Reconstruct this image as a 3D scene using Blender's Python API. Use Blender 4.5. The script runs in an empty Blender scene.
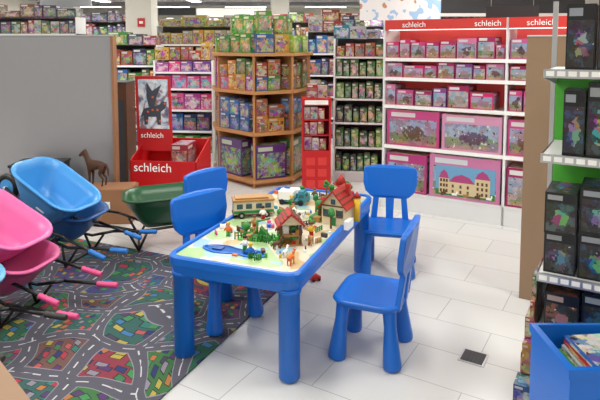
import bpy, math, random
from mathutils import Vector, Matrix
random.seed(7)
R=random.random
def U(a,b): return a+(b-a)*random.random()
def S(h):
    h=h.lstrip('#'); o=[]
    for i in (0,2,4):
        c=int(h[i:i+2],16)/255
        o.append(c/12.92 if c<=0.04045 else ((c+0.055)/1.055)**2.4)
    return (o[0],o[1],o[2],1.0)
# ---------------------------------------------------------------- materials
MATS={}
def mat(name,col='#ffffff',rough=0.5,metal=0.0,emit=0.0,var=0.06,vscale=6.0,coat=0.0):
    if name in MATS: return MATS[name]
    m=bpy.data.materials.new(name); m.use_nodes=True
    nt=m.node_tree; b=nt.nodes['Principled BSDF']
    c=S(col)
    b.inputs['Roughness'].default_value=rough; b.inputs['Metallic'].default_value=metal
    b.inputs['Coat Weight'].default_value=coat
    if var>0:
        tc=nt.nodes.new('ShaderNodeTexCoord'); no=nt.nodes.new('ShaderNodeTexNoise')
        no.inputs['Scale'].default_value=vscale; no.inputs['Detail'].default_value=3
        nt.links.new(tc.outputs['Object'],no.inputs['Vector'])
        mx=nt.nodes.new('ShaderNodeMix'); mx.data_type='RGBA'
        mx.inputs[6].default_value=tuple(x*(1-var) for x in c[:3])+(1,)
        mx.inputs[7].default_value=tuple(min(1,x*(1+var)) for x in c[:3])+(1,)
        nt.links.new(no.outputs['Fac'],mx.inputs[0]); nt.links.new(mx.outputs[2],b.inputs['Base Color'])
    else: b.inputs['Base Color'].default_value=c
    if emit>0:
        b.inputs['Emission Color'].default_value=c; b.inputs['Emission Strength'].default_value=emit
    MATS[name]=m; return m
def N(nt,t,**kw):
    n=nt.nodes.new(t)
    for k,v in kw.items(): setattr(n,k,v)
    return n
def math_node(nt,op,a,b=None,clamp=False):
    n=nt.nodes.new('ShaderNodeMath'); n.operation=op; n.use_clamp=clamp
    for i,x in enumerate((a,b)):
        if x is None: continue
        if isinstance(x,(int,float)): n.inputs[i].default_value=x
        else: nt.links.new(x,n.inputs[i])
    return n.outputs[0]
def mix(nt,f,a,b):
    n=nt.nodes.new('ShaderNodeMix'); n.data_type='RGBA'
    for i,x in ((0,f),(6,a),(7,b)):
        if isinstance(x,(int,float,tuple)): n.inputs[i].default_value=x
        else: nt.links.new(x,n.inputs[i])
    return n.outputs[2]
def make_pack(name,vor=.22,whi=.68,blk=.39,band_w=.6,ns=20,scene=False,subj=.06,gain=.80):
    """printed carton: brand colour frame, logo band, picture window with a subject in the middle"""
    m=bpy.data.materials.new(name); m.use_nodes=True; nt=m.node_tree; b=nt.nodes['Principled BSDF']
    G=lambda a,t: math_node(nt,'GREATER_THAN',a,t)
    L=lambda a,t: math_node(nt,'LESS_THAN',a,t)
    X=lambda a,c: math_node(nt,'MULTIPLY',a,c)
    a1=N(nt,'ShaderNodeAttribute',attribute_name='c1'); a2=N(nt,'ShaderNodeAttribute',attribute_name='c2')
    uv=N(nt,'ShaderNodeUVMap'); sp=N(nt,'ShaderNodeSeparateXYZ'); nt.links.new(uv.outputs[0],sp.inputs[0])
    tc=N(nt,'ShaderNodeTexCoord')
    vo=N(nt,'ShaderNodeTexVoronoi'); vo.inputs['Scale'].default_value=ns; nt.links.new(tc.outputs['Object'],vo.inputs['Vector'])
    no=N(nt,'ShaderNodeTexNoise'); no.inputs['Scale'].default_value=ns; no.inputs['Detail'].default_value=2; nt.links.new(tc.outputs['Object'],no.inputs['Vector'])
    u,v=sp.outputs[0],sp.outputs[1]
    blob=math_node(nt,'MULTIPLY',math_node(nt,'SUBTRACT',no.outputs['Fac'],0.47),9,True)
    if scene:
        land=mix(nt,L(math_node(nt,'ADD',v,X(no.outputs['Fac'],.3)),.50),S('#7fb2cc'),S('#4d8a3c'))
        land=mix(nt,L(math_node(nt,'ADD',v,X(no.outputs['Fac'],.25)),.27),land,S('#a88a5c'))
        inner=mix(nt,X(blob,.65),land,a2.outputs['Color'])
        inner=mix(nt,.22,inner,a1.outputs['Color'])
    else: inner=mix(nt,blob,a1.outputs['Color'],a2.outputs['Color'])
    inner=mix(nt,vor,inner,vo.outputs['Color'])
    n2=N(nt,'ShaderNodeTexNoise'); n2.inputs['Scale'].default_value=ns*1.9; nt.links.new(tc.outputs['Object'],n2.inputs['Vector'])
    inner=mix(nt,G(n2.outputs['Fac'],whi),inner,(0.75,0.70,0.64,1))
    inner=mix(nt,L(n2.outputs['Fac'],blk),inner,(0.04,0.03,0.03,1))
    du=math_node(nt,'SUBTRACT',u,.52); dv=math_node(nt,'SUBTRACT',v,.38)
    rr_=math_node(nt,'ADD',X(X(du,du),1.0),X(X(dv,dv),1.5)); rr_=math_node(nt,'ADD',rr_,X(math_node(nt,'SUBTRACT',n2.outputs['Fac'],.5),.30))
    sub=L(rr_,subj)
    dark=mix(nt,.55,a2.outputs['Color'],S('#3a2418')) if scene else mix(nt,.45,a2.outputs['Color'],vo.outputs['Color'])
    inner=mix(nt,X(sub,.85),inner,dark)
    mu=X(G(u,0.05),L(u,0.95)); mv=X(G(v,0.05),L(v,0.76))
    c=mix(nt,X(mu,mv),a1.outputs['Color'],inner)
    band=X(X(G(v,0.82),L(u,0.55)),L(v,0.94))
    c=mix(nt,X(band,G(u,0.08)),c,mix(nt,band_w,a2.outputs['Color'],(0.8,0.8,0.8,1)))
    c=mix(nt,1-gain,c,(0,0,0,1))
    nt.links.new(c,b.inputs['Base Color']); b.inputs['Roughness'].default_value=0.35
    return m
PACK=make_pack('printed_packaging')
PACKD=make_pack('dark_printed_packaging',vor=.05,whi=.73,blk=.46,band_w=.4,ns=24,subj=.045)
PACKH=make_pack('landscape_printed_packaging',vor=.10,whi=.68,blk=.34,band_w=.8,ns=17,scene=True,subj=.05,gain=.88)
# ---------------------------------------------------------------- mesh builder
class MB:
    def __init__(s): s.v=[];s.f=[];s.m=[];s.uv=[];s.c1=[];s.c2=[];s.sm=[];s.mats=[]
    def mi(s,m):
        if m not in s.mats: s.mats.append(m)
        return s.mats.index(m)
    def face(s,idx,m,uv=None,c1=None,c2=None,sm=False):
        s.f.append(idx); s.m.append(s.mi(m)); s.uv.append(uv or [(0,0)]*len(idx))
        s.c1.append(c1 or (1,1,1,1)); s.c2.append(c2 or (1,1,1,1)); s.sm.append(sm)
    def obox(s,o,ax,ay,az,m,c1=None,c2=None):
        o=Vector(o);ax=Vector(ax);ay=Vector(ay);az=Vector(az); b=len(s.v)
        for p in (o,o+ax,o+ax+ay,o+ay,o+az,o+ax+az,o+ax+ay+az,o+ay+az): s.v.append(p)
        q=[(0,0),(1,0),(1,1),(0,1)]
        for idx,uv in (((0,1,5,4),q),((1,2,6,5),q),((2,3,7,6),q),((3,0,4,7),q),((4,5,6,7),[(0,.1),(1,.1),(1,.5),(0,.5)]),((0,3,2,1),q)):
            s.face([b+i for i in idx],m,uv,c1,c2)
    def bx(s,cx,cy,z0,sx,sy,sz,m,rot=0,c1=None,c2=None):
        e=Vector((math.cos(rot),math.sin(rot),0)); n=Vector((-e.y,e.x,0))
        s.obox(Vector((cx,cy,z0))-e*sx/2-n*sy/2,e*sx,n*sy,(0,0,sz),m,c1,c2)
    def ring(s,c,ax,ay,r,seg):
        b=len(s.v)
        for i in range(seg):
            a=2*math.pi*i/seg; s.v.append(c+ax*(r*math.cos(a))+ay*(r*math.sin(a)))
        return list(range(b,b+seg))
    def bridge(s,A,B,m,sm=True):
        n=len(A)
        for i in range(n): s.face([A[i],A[(i+1)%n],B[(i+1)%n],B[i]],m,sm=sm)
    def cyl(s,p0,p1,r0,r1,m,seg=16,prof=None):
        p0=Vector(p0);p1=Vector(p1);d=(p1-p0).normalized()
        ax=d.orthogonal().normalized(); ay=d.cross(ax)
        A=s.ring(p0,ax,ay,r0,seg); B=s.ring(p1,ax,ay,r1,seg)
        s.bridge(A,B,m); s.face(A[::-1],m); s.face(B,m)
    def lathe(s,c,prof,m,seg=20,axis=(0,0,1)):
        c=Vector(c); d=Vector(axis).normalized(); ax=d.orthogonal().normalized(); ay=d.cross(ax); P=None
        for r,z in prof:
            Q=s.ring(c+d*z,ax,ay,max(r,0.0005),seg)
            if P: s.bridge(P,Q,m)
            else: s.face(Q[::-1],m)
            P=Q
        s.face(P,m)
    def ball(s,c,r,m,seg=12,sz=1.0):
        k=7; s.lathe(c,[(r*math.sin(math.pi*i/k),-r*sz*math.cos(math.pi*i/k)) for i in range(k+1)],m,seg)
    def tube(s,pts,r,m,seg=10):
        for a,b in zip(pts,pts[1:]): s.cyl(a,b,r,r,m,seg)
        for p in pts[1:-1]: s.ball(p,r,m,seg)
    def torus(s,c,R_,r,m,axis=(0,0,1),seg=24,k=8):
        c=Vector(c);d=Vector(axis).normalized();ax=d.orthogonal().normalized();ay=d.cross(ax);L=[]
        for i in range(seg):
            a=2*math.pi*i/seg; dr=ax*math.cos(a)+ay*math.sin(a)
            L.append(s.ring(c+dr*R_,dr,d,r,k))
        for i in range(seg): s.bridge(L[i],L[(i+1)%seg],m)
    def loop(s,pts): 
        b=len(s.v); s.v+= [Vector(p) for p in pts]; return list(range(b,b+len(pts)))
    def prism(s,pts,ext,m,smside=False):
        A=s.loop(pts); B=s.loop([Vector(p)+Vector(ext) for p in pts]); s.bridge(A,B,m,smside); s.face(A[::-1],m); s.face(B,m)
    def obj(s,name,parent=None,loc=(0,0,0),rot=(0,0,0),bevel=0,bseg=2,recalc=True):
        me=bpy.data.meshes.new(name); me.from_pydata([tuple(p) for p in s.v],[],s.f)
        for m in s.mats: me.materials.append(m)
        me.polygons.foreach_set('material_index',s.m); me.polygons.foreach_set('use_smooth',s.sm)
        uvl=me.uv_layers.new(name='UVMap'); fl=[]
        for u in s.uv:
            for a in u: fl+=[a[0],a[1]]
        uvl.data.foreach_set('uv',fl)
        if PACK in s.mats or PACKD in s.mats or PACKH in s.mats:
            for nm,src in (('c1',s.c1),('c2',s.c2)):
                at=me.color_attributes.new(nm,'FLOAT_COLOR','CORNER'); fl=[]
                for f,c in zip(s.f,src): fl+=list(c)*len(f)
                at.data.foreach_set('color',fl)
        me.update()
        if recalc:
            import bmesh
            bm=bmesh.new(); bm.from_mesh(me); bmesh.ops.recalc_face_normals(bm,faces=bm.faces); bm.to_mesh(me); bm.free()
        ob=bpy.data.objects.new(name,me); bpy.context.scene.collection.objects.link(ob)
        ob.location=loc; ob.rotation_euler=rot
        if parent: ob.parent=parent
        if bevel:
            md=ob.modifiers.new('bev','BEVEL'); md.width=bevel; md.segments=bseg; md.limit_method='ANGLE'; md.angle_limit=math.radians(40)
        return ob
def empty(name,loc=(0,0,0),rot=(0,0,0)):
    o=bpy.data.objects.new(name,None); bpy.context.scene.collection.objects.link(o); o.location=loc; o.rotation_euler=rot; o.empty_display_size=.1; return o
def rr(w,h,r,n=6,cx=0,cy=0):
    P=[]
    for (sx,sy,a0) in ((1,1,0),(-1,1,90),(-1,-1,180),(1,-1,270)):
        for i in range(n+1):
            a=math.radians(a0+90*i/n); P.append((cx+sx*(w/2-r)+r*math.cos(a)*1,cy+sy*(h/2-r)+r*math.sin(a)))
    return P
def text(body,parent,loc,rot,size,m,name='label_text'):
    c=bpy.data.curves.new(name,'FONT'); c.body=body; c.size=size; c.align_x='CENTER'; c.align_y='CENTER'; c.extrude=0.001
    c.materials.append(m); o=bpy.data.objects.new(name,c); bpy.context.scene.collection.objects.link(o)
    o.location=loc; o.rotation_euler=rot
    if parent: o.parent=parent
    return o
# ---------------------------------------------------------------- common materials
M_blue=mat('blue_plastic','#0a66c8',.33,var=.03)
M_white=mat('white_plastic','#f2f2f0',.4,var=.02)
M_metalw=mat('white_painted_metal','#dddedf',.35,var=.02)
M_steel=mat('steel','#b9bcc0',.3,metal=.8,var=.02)
M_red=mat('red_card','#bc1018',.45,var=.04)
M_redl=mat('red_panel','#d0342e',.5,var=.04)
M_wood=mat('light_wood','#b98450',.5,var=.15,vscale=12)
M_mdf=mat('mdf_board','#947860',.7,var=.08,vscale=4)
M_card=mat('cardboard','#94694a',.8,var=.1)
M_black=mat('black_plastic','#151518',.4,var=.0)
M_grey=mat('grey_metal','#8a8d92',.5,var=.03)
M_dgrey=mat('dark_grey','#3b3c40',.6,var=.05)
M_green=mat('green_plastic','#1e7a3c',.4,var=.04)
M_lgreen=mat('bright_green','#4cae36',.4,var=.04)
# ---------------------------------------------------------------- floor
ROT=math.radians(-31)
def floor_mat():
    m=bpy.data.materials.new('glazed_floor_tiles'); m.use_nodes=True; nt=m.node_tree; b=nt.nodes['Principled BSDF']
    tc=N(nt,'ShaderNodeTexCoord'); mp=N(nt,'ShaderNodeMapping'); mp.inputs['Rotation'].default_value=(0,0,-ROT); nt.links.new(tc.outputs['Object'],mp.inputs[0])
    br=N(nt,'ShaderNodeTexBrick'); nt.links.new(mp.outputs[0],br.inputs['Vector'])
    br.offset=0.5; br.inputs['Scale'].default_value=1; br.inputs['Brick Width'].default_value=.6; br.inputs['Row Height'].default_value=.3
    br.inputs['Mortar Size'].default_value=.0025; br.inputs['Mortar Smooth'].default_value=.3
    br.inputs['Color1'].default_value=S('#d8d9d7'); br.inputs['Color2'].default_value=S('#d3d4d3'); br.inputs['Mortar'].default_value=S('#a2a5a6')
    no=N(nt,'ShaderNodeTexNoise'); no.inputs['Scale'].default_value=3; no.inputs['Detail'].default_value=4; nt.links.new(tc.outputs['Object'],no.inputs['Vector'])
    c=mix(nt,math_node(nt,'MULTIPLY',no.outputs['Fac'],.14),br.outputs['Color'],S('#9da0a2'))
    nt.links.new(c,b.inputs['Base Color']); b.inputs['Roughness'].default_value=.2
    return m
X0,X1,Y0,Y1,HC=-8.5,4.6,-3.5,21,2.95
m=MB(); m.bx((X0+X1)/2,(Y0+Y1)/2,-.1,X1-X0,Y1-Y0,.1,floor_mat()); m.obj('floor')
M_wall=mat('wall_paint','#d0ccc4',.8,var=.03)
m=MB(); m.bx((X0+X1)/2,Y1+.1,0,X1-X0,.2,HC,M_wall); m.obj('wall_back')
m=MB(); m.bx(X0-.1,(Y0+Y1)/2,0,.2,Y1-Y0,HC,M_wall); m.obj('wall_left')
m=MB(); m.bx(X1+.1,(Y0+Y1)/2,0,.2,Y1-Y0,HC,M_wall); m.obj('wall_right')
m=MB(); m.bx((X0+X1)/2,Y0-.1,0,X1-X0,.2,HC,M_wall); m.obj('wall_front')
M_ceil=mat('ceiling_panels','#e0dfd9',.8,var=.02)
m=MB(); m.bx((X0+X1)/2,(Y0+Y1)/2,HC,X1-X0,Y1-Y0,.1,M_ceil)
for y in range(-3,21,2): m.bx((X0+X1)/2,y+.5,HC-.015,X1-X0,.03,.014,M_grey)
for y in (15,18.2): m.bx((X0+X1)/2,y,HC-.12,X1-X0,.18,.104,M_grey)
m.obj('ceiling')
M_tube=mat('lamp_diffuser','#fffaf0',.5,emit=5,var=0)
def lamp(x,y,L,p,w=.34):
    m=MB(); m.bx(x,y,HC-.07,w,L,.05,M_metalw); m.bx(x,y,HC-.085,w-.08,L-.06,.014,M_tube)
    o=m.obj('ceiling_lamp')
    if p<=0: return
    l=bpy.data.lights.new('lamp_light','AREA'); l.shape='RECTANGLE'; l.size=.5; l.size_y=L; l.energy=p; l.color=(1,.965,.915)
    lo=bpy.data.objects.new('lamp_light',l); bpy.context.scene.collection.objects.link(lo); lo.location=(x,y,HC-.1); lo.parent=o
for x in (-6,-3.2,-.6,2.2):
    for y,p in ((-1.2,26),(2.6,46),(6.4,54),(11,90),(16.5,110)):
        lamp(x,y,1.8,p*(1.35 if x>0 else 1))
for x in (-7,-4.6,-1.9,.9,3.5): lamp(x,19.6,.25,0,1.5)
# ---------------------------------------------------------------- rug
def rug_mat():
    m=bpy.data.materials.new('road_play_rug'); m.use_nodes=True; nt=m.node_tree; b=nt.nodes['Principled BSDF']
    tc=N(nt,'ShaderNodeTexCoord'); co=tc.outputs['Object']
    nz=N(nt,'ShaderNodeTexNoise'); nz.inputs['Scale'].default_value=2.2; nz.inputs['Detail'].default_value=0; nt.links.new(co,nz.inputs['Vector'])
    vm=N(nt,'ShaderNodeVectorMath',operation='MULTIPLY_ADD'); nt.links.new(nz.outputs['Color'],vm.inputs[0]); vm.inputs[1].default_value=(.35,.35,0); nt.links.new(co,vm.inputs[2])
    cw=vm.outputs[0]
    v=N(nt,'ShaderNodeTexVoronoi',feature='DISTANCE_TO_EDGE'); vc=N(nt,'ShaderNodeTexVoronoi')
    for q in (v,vc):
        q.voronoi_dimensions='2D'; q.inputs['Scale'].default_value=3.4; q.inputs['Randomness'].default_value=.7; nt.links.new(cw,q.inputs['Vector'])
    mp=N(nt,'ShaderNodeMapping'); mp.inputs['Rotation'].default_value=(0,0,.41); nt.links.new(cw,mp.inputs[0])
    vb=N(nt,'ShaderNodeTexVoronoi',distance='CHEBYCHEV'); vb.voronoi_dimensions='2D'; vb.inputs['Scale'].default_value=17; vb.inputs['Randomness'].default_value=.8; nt.links.new(mp.outputs[0],vb.inputs['Vector'])
    sp=N(nt,'ShaderNodeSeparateColor'); nt.links.new(vc.outputs['Color'],sp.inputs[0])
    sb=N(nt,'ShaderNodeSeparateColor'); nt.links.new(vb.outputs['Color'],sb.inputs[0])
    def ramp(fac,cols):
        r=N(nt,'ShaderNodeValToRGB'); r.color_ramp.interpolation='CONSTANT'; el=r.color_ramp.elements
        while len(el)<len(cols): el.new(0.5)
        for i,c in enumerate(cols): el[i].position=i/len(cols); el[i].color=S(c)
        nt.links.new(fac,r.inputs[0]); return r.outputs[0]
    cell=ramp(sp.outputs[0],['#28644a','#6a4464','#2a5880','#8a3444','#3a703c','#484880','#2f5f5a','#705048'])
    bld=ramp(sb.outputs[0],['#a83448','#3878a8','#408a50','#8c8694','#28326a','#b0703c','#b0a448','#523668','#2e746c','#b85456','#38784a','#404050'])
    inb=math_node(nt,'LESS_THAN',vb.outputs['Distance'],.29)
    c=mix(nt,inb,cell,bld)
    edge=math_node(nt,'MULTIPLY',math_node(nt,'GREATER_THAN',vb.outputs['Distance'],.29),math_node(nt,'LESS_THAN',vb.outputs['Distance'],.36))
    c=mix(nt,edge,c,S('#262632'))
    d=v.outputs['Distance']
    c=mix(nt,math_node(nt,'LESS_THAN',d,.155),c,S('#8f8f9a'))
    c=mix(nt,math_node(nt,'LESS_THAN',d,.138),c,S('#565662'))
    wv=N(nt,'ShaderNodeTexChecker'); wv.inputs['Scale'].default_value=22; nt.links.new(cw,wv.inputs['Vector'])
    c=mix(nt,math_node(nt,'MULTIPLY',math_node(nt,'LESS_THAN',d,.013),wv.outputs['Fac']),c,S('#d0d0d4'))
    no=N(nt,'ShaderNodeTexNoise'); no.inputs['Scale'].default_value=160; nt.links.new(co,no.inputs['Vector'])
    c=mix(nt,math_node(nt,'MULTIPLY',no.outputs['Fac'],.36),c,S('#2a2832'))
    nt.links.new(c,b.inputs['Base Color']); b.inputs['Roughness'].default_value=.95
    return m
m=MB()
a=Vector((.4,.917,0)); w=Vector((-.917,.4,0)); cor=Vector((-.06,3.58,.001))
m.obox(cor-a*3.2,w*3.0,a*3.2,(0,0,.008),rug_mat()); m.obj('play_rug')
# ---------------------------------------------------------------- chairs
def chair_mesh():
    m=MB()
    A=m.loop([(x,y,.272) for x,y in rr(.33,.31,.07)]); B=m.loop([(x,y,.30) for x,y in rr(.37,.35,.08)])
    C=m.loop([(x,y,.312) for x,y in rr(.35,.33,.075)]); D=m.loop([(x,y,.304) for x,y in rr(.28,.26,.06)])
    m.face(A[::-1],M_blue); m.bridge(A,B,M_blue); m.bridge(B,C,M_blue); m.bridge(C,D,M_blue); m.face(D,M_blue)
    for sx in (-1,1):
        for sy in (-1,1):
            p0=Vector((sx*.15,sy*.14,.0)); p1=Vector((sx*.125,sy*.115,.285))
            d=(p1-p0); L=d.length
            m.lathe(p0,[(.038,0),(.045,.008),(.045,.03),(.039,.10),(.030,.2),(.034,L)],M_blue,18,axis=d)
    lean=.12
    def bp(x,z,t=0): return (x,-.150-(z-.30)*lean-t-(-.5*x*x),z)
    top=[(.19,.655),(.175,.672),(.10,.682),(0,.685),(-.10,.682),(-.175,.672),(-.19,.655),(-.192,.56),(-.175,.50),(-.14,.465),(-.115,.45),(0,.45),(.115,.45),(.14,.465),(.175,.50),(.192,.56)]
    A=m.loop([bp(x,z) for x,z in top]); B=m.loop([bp(x,z,.03) for x,z in top])
    m.bridge(A,B,M_blue,False); m.face(A,M_blue); m.face(B[::-1],M_blue)
    for x0,x1,w0,w1 in ((-.115,-.098,.045,.04),(0,0,.05,.06),(.115,.098,.045,.04)):
        q=[bp(x0-w0/2,.28),bp(x0+w0/2,.28),bp(x1+w1/2,.46),bp(x1-w1/2,.46)]
        m.prism(q,(0,-.028,0),M_blue)
    ob=m.obj('child_chair',bevel=.006); return ob
def yaw(fx,fy): return math.atan2(-fx,fy)
base=chair_mesh()
specs=[((.368,2.735),(-.93,.37)),((.61,3.76),(-.22,-.975)),((-.455,3.06),(.73,-.69)),((-.50,3.66),(.80,-.6))]
for i,((x,y),(fx,fy)) in enumerate(specs):
    o=base if i==0 else base.copy()
    if i: bpy.context.scene.collection.objects.link(o)
    o.location=(x,y,0 if x>0 else .0095); o.rotation_euler=(0,0,yaw(fx,fy))
# ---------------------------------------------------------------- play table
TC=(-.08,3.18); TROT=math.radians(-20.9)
TZ=.52
def table():
    m=MB(); W,L=.70,1.44
    M_top=bpy.data.materials.new('painted_play_surface'); M_top.use_nodes=True; nt=M_top.node_tree; b=nt.nodes['Principled BSDF']
    tc=N(nt,'ShaderNodeTexCoord'); no=N(nt,'ShaderNodeTexNoise'); no.inputs['Scale'].default_value=6; no.inputs['Detail'].default_value=0; nt.links.new(tc.outputs['Object'],no.inputs['Vector'])
    n2=N(nt,'ShaderNodeTexNoise'); n2.inputs['Scale'].default_value=11; n2.inputs['Detail'].default_value=0; nt.links.new(tc.outputs['Object'],n2.inputs['Vector'])
    c=mix(nt,math_node(nt,'GREATER_THAN',no.outputs['Fac'],.57),S('#d0c8b4'),S('#9dbb84'))
    c=mix(nt,math_node(nt,'LESS_THAN',no.outputs['Fac'],.40),c,S('#c4ab80'))
    c=mix(nt,math_node(nt,'GREATER_THAN',n2.outputs['Fac'],.66),c,S('#8fb6c8'))
    nt.links.new(c,b.inputs['Base Color']); b.inputs['Roughness'].default_value=.4
    z0,z1=TZ-.095,TZ+.0
    o0=m.loop([(x,y,z0) for x,y in rr(W-.03,L-.03,.06)]); o1=m.loop([(x,y,z0+.05) for x,y in rr(W-.012,L-.012,.065)])
    o2=m.loop([(x,y,z0+.052) for x,y in rr(W,L,.07)]); o3=m.loop([(x,y,z1-.008) for x,y in rr(W,L,.07)])
    o4=m.loop([(x,y,z1) for x,y in rr(W-.014,L-.014,.065)]); i1=m.loop([(x,y,z1) for x,y in rr(W-.05,L-.05,.05)]); i2=m.loop([(x,y,z1-.012) for x,y in rr(W-.056,L-.056,.047)])
    m.face(o0[::-1],M_blue)
    for A,B in ((o0,o1),(o1,o2),(o2,o3),(o3,o4),(o4,i1),(i1,i2)): m.bridge(A,B,M_blue,False)
    m.face(i2,M_top)
    for sx in (-1,1):
        for sy in (-1,1):
            m.lathe((sx*.283,sy*.655,0),[(.046,0),(.05,.006),(.05,z0-.012),(.056,z0-.01),(.056,z0+.01)],M_blue,24)
    m.obj('play_table',loc=(TC[0],TC[1],0.0095),rot=(0,0,TROT))
table()
TT=TZ-.012+.0095
def onT(m,name,x,y,rz,bevel=0,z=TT+.0005): return m.obj(name,loc=(x,y,z),rot=(0,0,rz),bevel=bevel)
M_cream=mat('cream_plastic','#d8caa6',.45); M_tan=mat('tan_plastic','#a87c44',.5); M_roof=mat('red_roof','#a82620',.45)
M_brown=mat('brown_plastic','#5c3820',.5); M_teal=mat('teal_plastic','#2f8496',.4); M_glass=mat('tinted_glass','#3a5560',.15,var=0)
M_orange=mat('orange_plastic','#d86a20',.45); M_yellow=mat('yellow_plastic','#e0b428',.45); M_pink=mat('pink_plastic','#dc5a94',.4); M_skin=mat('toy_skin','#e0a880',.5)
M_leaf=mat('toy_leaf','#2a7c30',.5)
def gable(m,w,d,h,rh,mw,mr,ov=.02,x=0,y=0,z=0):
    m.obox((x-w/2,y-d/2,z),(w,0,0),(0,d,0),(0,0,h),mw)
    m.prism([(x-w/2,y-d/2,z+h),(x+w/2,y-d/2,z+h),(x,y-d/2,z+h+rh)],(0,d,0),mw)
    t=.012
    for s in (-1,1):
        a=Vector((x+s*(w/2+ov),y-d/2-ov,z+h-ov*rh/(w/2))); b=Vector((x,y-d/2-ov,z+h+rh))
        m.prism([a,b,b+Vector((0,0,t)),a+Vector((0,0,t))],(0,d+2*ov,0),mr)
        for k in range(1,4):
            q=a.lerp(b,k/4)+Vector((0,0,t)); m.obox(q,(0,d+2*ov,0),(s*.006,0,0),(0,0,.004),M_brown)
m=MB(); gable(m,.16,.19,.12,.085,M_cream,M_roof)
for x in (-.045,.045):
    m.bx(x,-.098,.06,.035,.006,.035,M_glass); m.bx(x,-.100,.052,.045,.004,.006,M_brown); m.bx(x-.021,-.1,.055,.006,.004,.045,M_brown); m.bx(x+.021,-.1,.055,.006,.004,.045,M_brown)
m.bx(0,-.098,.0,.034,.006,.05,M_green); m.bx(0,-.098,.13,.03,.006,.03,M_glass); m.bx(0,-.097,.115,.165,.004,.008,M_brown)
for y in (-.06,0,.06): m.bx(-.082,y,.05,.006,.03,.04,M_glass); m.bx(-.084,y,.045,.004,.036,.006,M_brown)
m.bx(.05,.05,.16,.03,.03,.07,M_roof); m.bx(.11,-.1,0,.03,.1,.05,M_white); m.bx(-.14,.02,0,.1,.14,.02,M_leaf)
m.bx(-.125,-.06,0,.05,.05,.03,M_tan); m.bx(-.12,.06,.02,.05,.05,.05,M_brown)
m.cyl((-.12,-.03,.02),(-.12,-.03,.09),.006,.006,M_brown,8); m.ball((-.12,-.03,.10),.028,M_leaf)
m.cyl((.11,.06,0),(.11,.06,.15),.022,.022,M_yellow,14); m.lathe((.11,.06,.15),[(.028,0),(.001,.035)],M_roof,14)
ob=onT(m,'toy_farmhouse',.225,3.19,math.radians(-25)); ob.scale=(.88,.88,.95)
m=MB()
for x in (-.05,.05):
    for y in (-.045,.045): m.bx(x,y,0,.012,.012,.11,M_brown)
m.bx(0,0,.0,.125,.11,.006,M_tan); m.bx(0,0,.05,.11,.1,.006,M_tan); m.bx(0,.045,.006,.1,.006,.10,M_cream)
gable(m,.11,.1,.004,.05,M_cream,M_roof,ov=.015,z=.11)
m.bx(-.02,.0,.056,.03,.03,.04,M_white); m.ball((.02,0,.075),.018,M_leaf)
onT(m,'toy_playhouse',-.055,2.83,math.radians(10))
m=MB()
m.bx(0,0,.025,.24,.10,.075,M_cream); m.bx(0,0,.1,.25,.11,.012,M_tan); m.bx(-.01,0,.112,.2,.08,.01,M_tan)
m.bx(0,-.051,.03,.24,.004,.018,M_green); m.bx(0,0,.018,.25,.09,.012,M_brown)
for x in (-.085,-.03,.03,.085): m.bx(x,-.052,.058,.036,.004,.03,M_glass); m.bx(x,.052,.058,.036,.004,.03,M_glass)
m.bx(.121,0,.055,.004,.08,.035,M_glass)
for x in (-.075,.075):
    for y in (-.05,.05): m.cyl((x,y-.01,.02),(x,y+.01,.02),.02,.02,M_black,16); m.cyl((x,y-.012,.02),(x,y+.012,.02),.009,.009,M_steel,10)
onT(m,'toy_camper_van',-.285,3.30,math.radians(12),.002)
m=MB()
m.bx(-.03,0,.02,.13,.07,.012,M_teal); m.bx(-.045,0,.032,.10,.075,.055,M_white); m.bx(.06,0,.02,.05,.07,.06,M_teal); m.bx(.055,0,.08,.035,.06,.012,M_teal)
m.bx(.086,0,.048,.003,.055,.024,M_glass); m.bx(.06,-.036,.05,.03,.003,.022,M_glass)
for x in (-.07,.055):
    for y in (-.035,.035): m.cyl((x,y-.008,.018),(x,y+.008,.018),.018,.018,M_black,14)
m.bx(.0,.09,0,.16,.05,.05,M_teal); m.bx(.0,.09,.05,.10,.045,.03,M_white)
onT(m,'toy_truck',-.04,3.55,math.radians(-15),.002)
m=MB()
def fence(m,p,q,mt,h=.035,n=6):
    p=Vector(p);q=Vector(q)
    for i in range(n+1): c=p.lerp(q,i/n); m.cyl(c,c+Vector((0,0,h)),.004,.004,mt,6)
    for z in (.4,.85): m.cyl(p+Vector((0,0,h*z)),q+Vector((0,0,h*z)),.003,.003,mt,6)
for k in range(5):
    a0=-.14+k*.05; fence(m,(a0,.02*math.sin(k*2),0),(a0+.045,.03*math.cos(k),0),M_leaf,.04,3)
m.bx(-.06,.03,0,.12,.09,.006,M_lgreen); m.bx(.05,.05,0,.09,.07,.006,M_leaf)
m.prism([(-.02,.0,.0),(.07,.0,.0),(.0,.0,.075)],(0,.03,0),M_leaf); m.cyl((-.02,.015,0),(-.02,.015,.11),.006,.006,M_leaf,8); m.cyl((-.02,.015,.10),(.05,.015,.12),.005,.005,M_leaf,8)
m.cyl((-.09,.04,0),(-.09,.04,.05),.006,.006,M_brown,8); m.ball((-.09,.04,.06),.024,M_leaf)
for k in range(5):
    xx=.08+k*.010; m.bx(xx,-.05+k*.01,0,.018,.02,.02+.012*k,M_leaf if k%2 else M_lgreen)
onT(m,'toy_playground',-.21,2.86,math.radians(-12))
m=MB()
def pool(w,h,z): return [(w/2*math.cos(t),h/2*math.sin(t)*(1-.45*math.exp(-((math.cos(t)-.1)*3)**2)),z) for t in [2*math.pi*i/40 for i in range(40)]]
A=m.loop(pool(.36,.12,0));B=m.loop(pool(.36,.12,.006));C=m.loop(pool(.34,.10,.007));D=m.loop(pool(.335,.095,.002))
M_navy=mat('navy_plastic','#164a90',.3); M_wat=mat('pool_water','#1d5fb0',.12)
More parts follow.
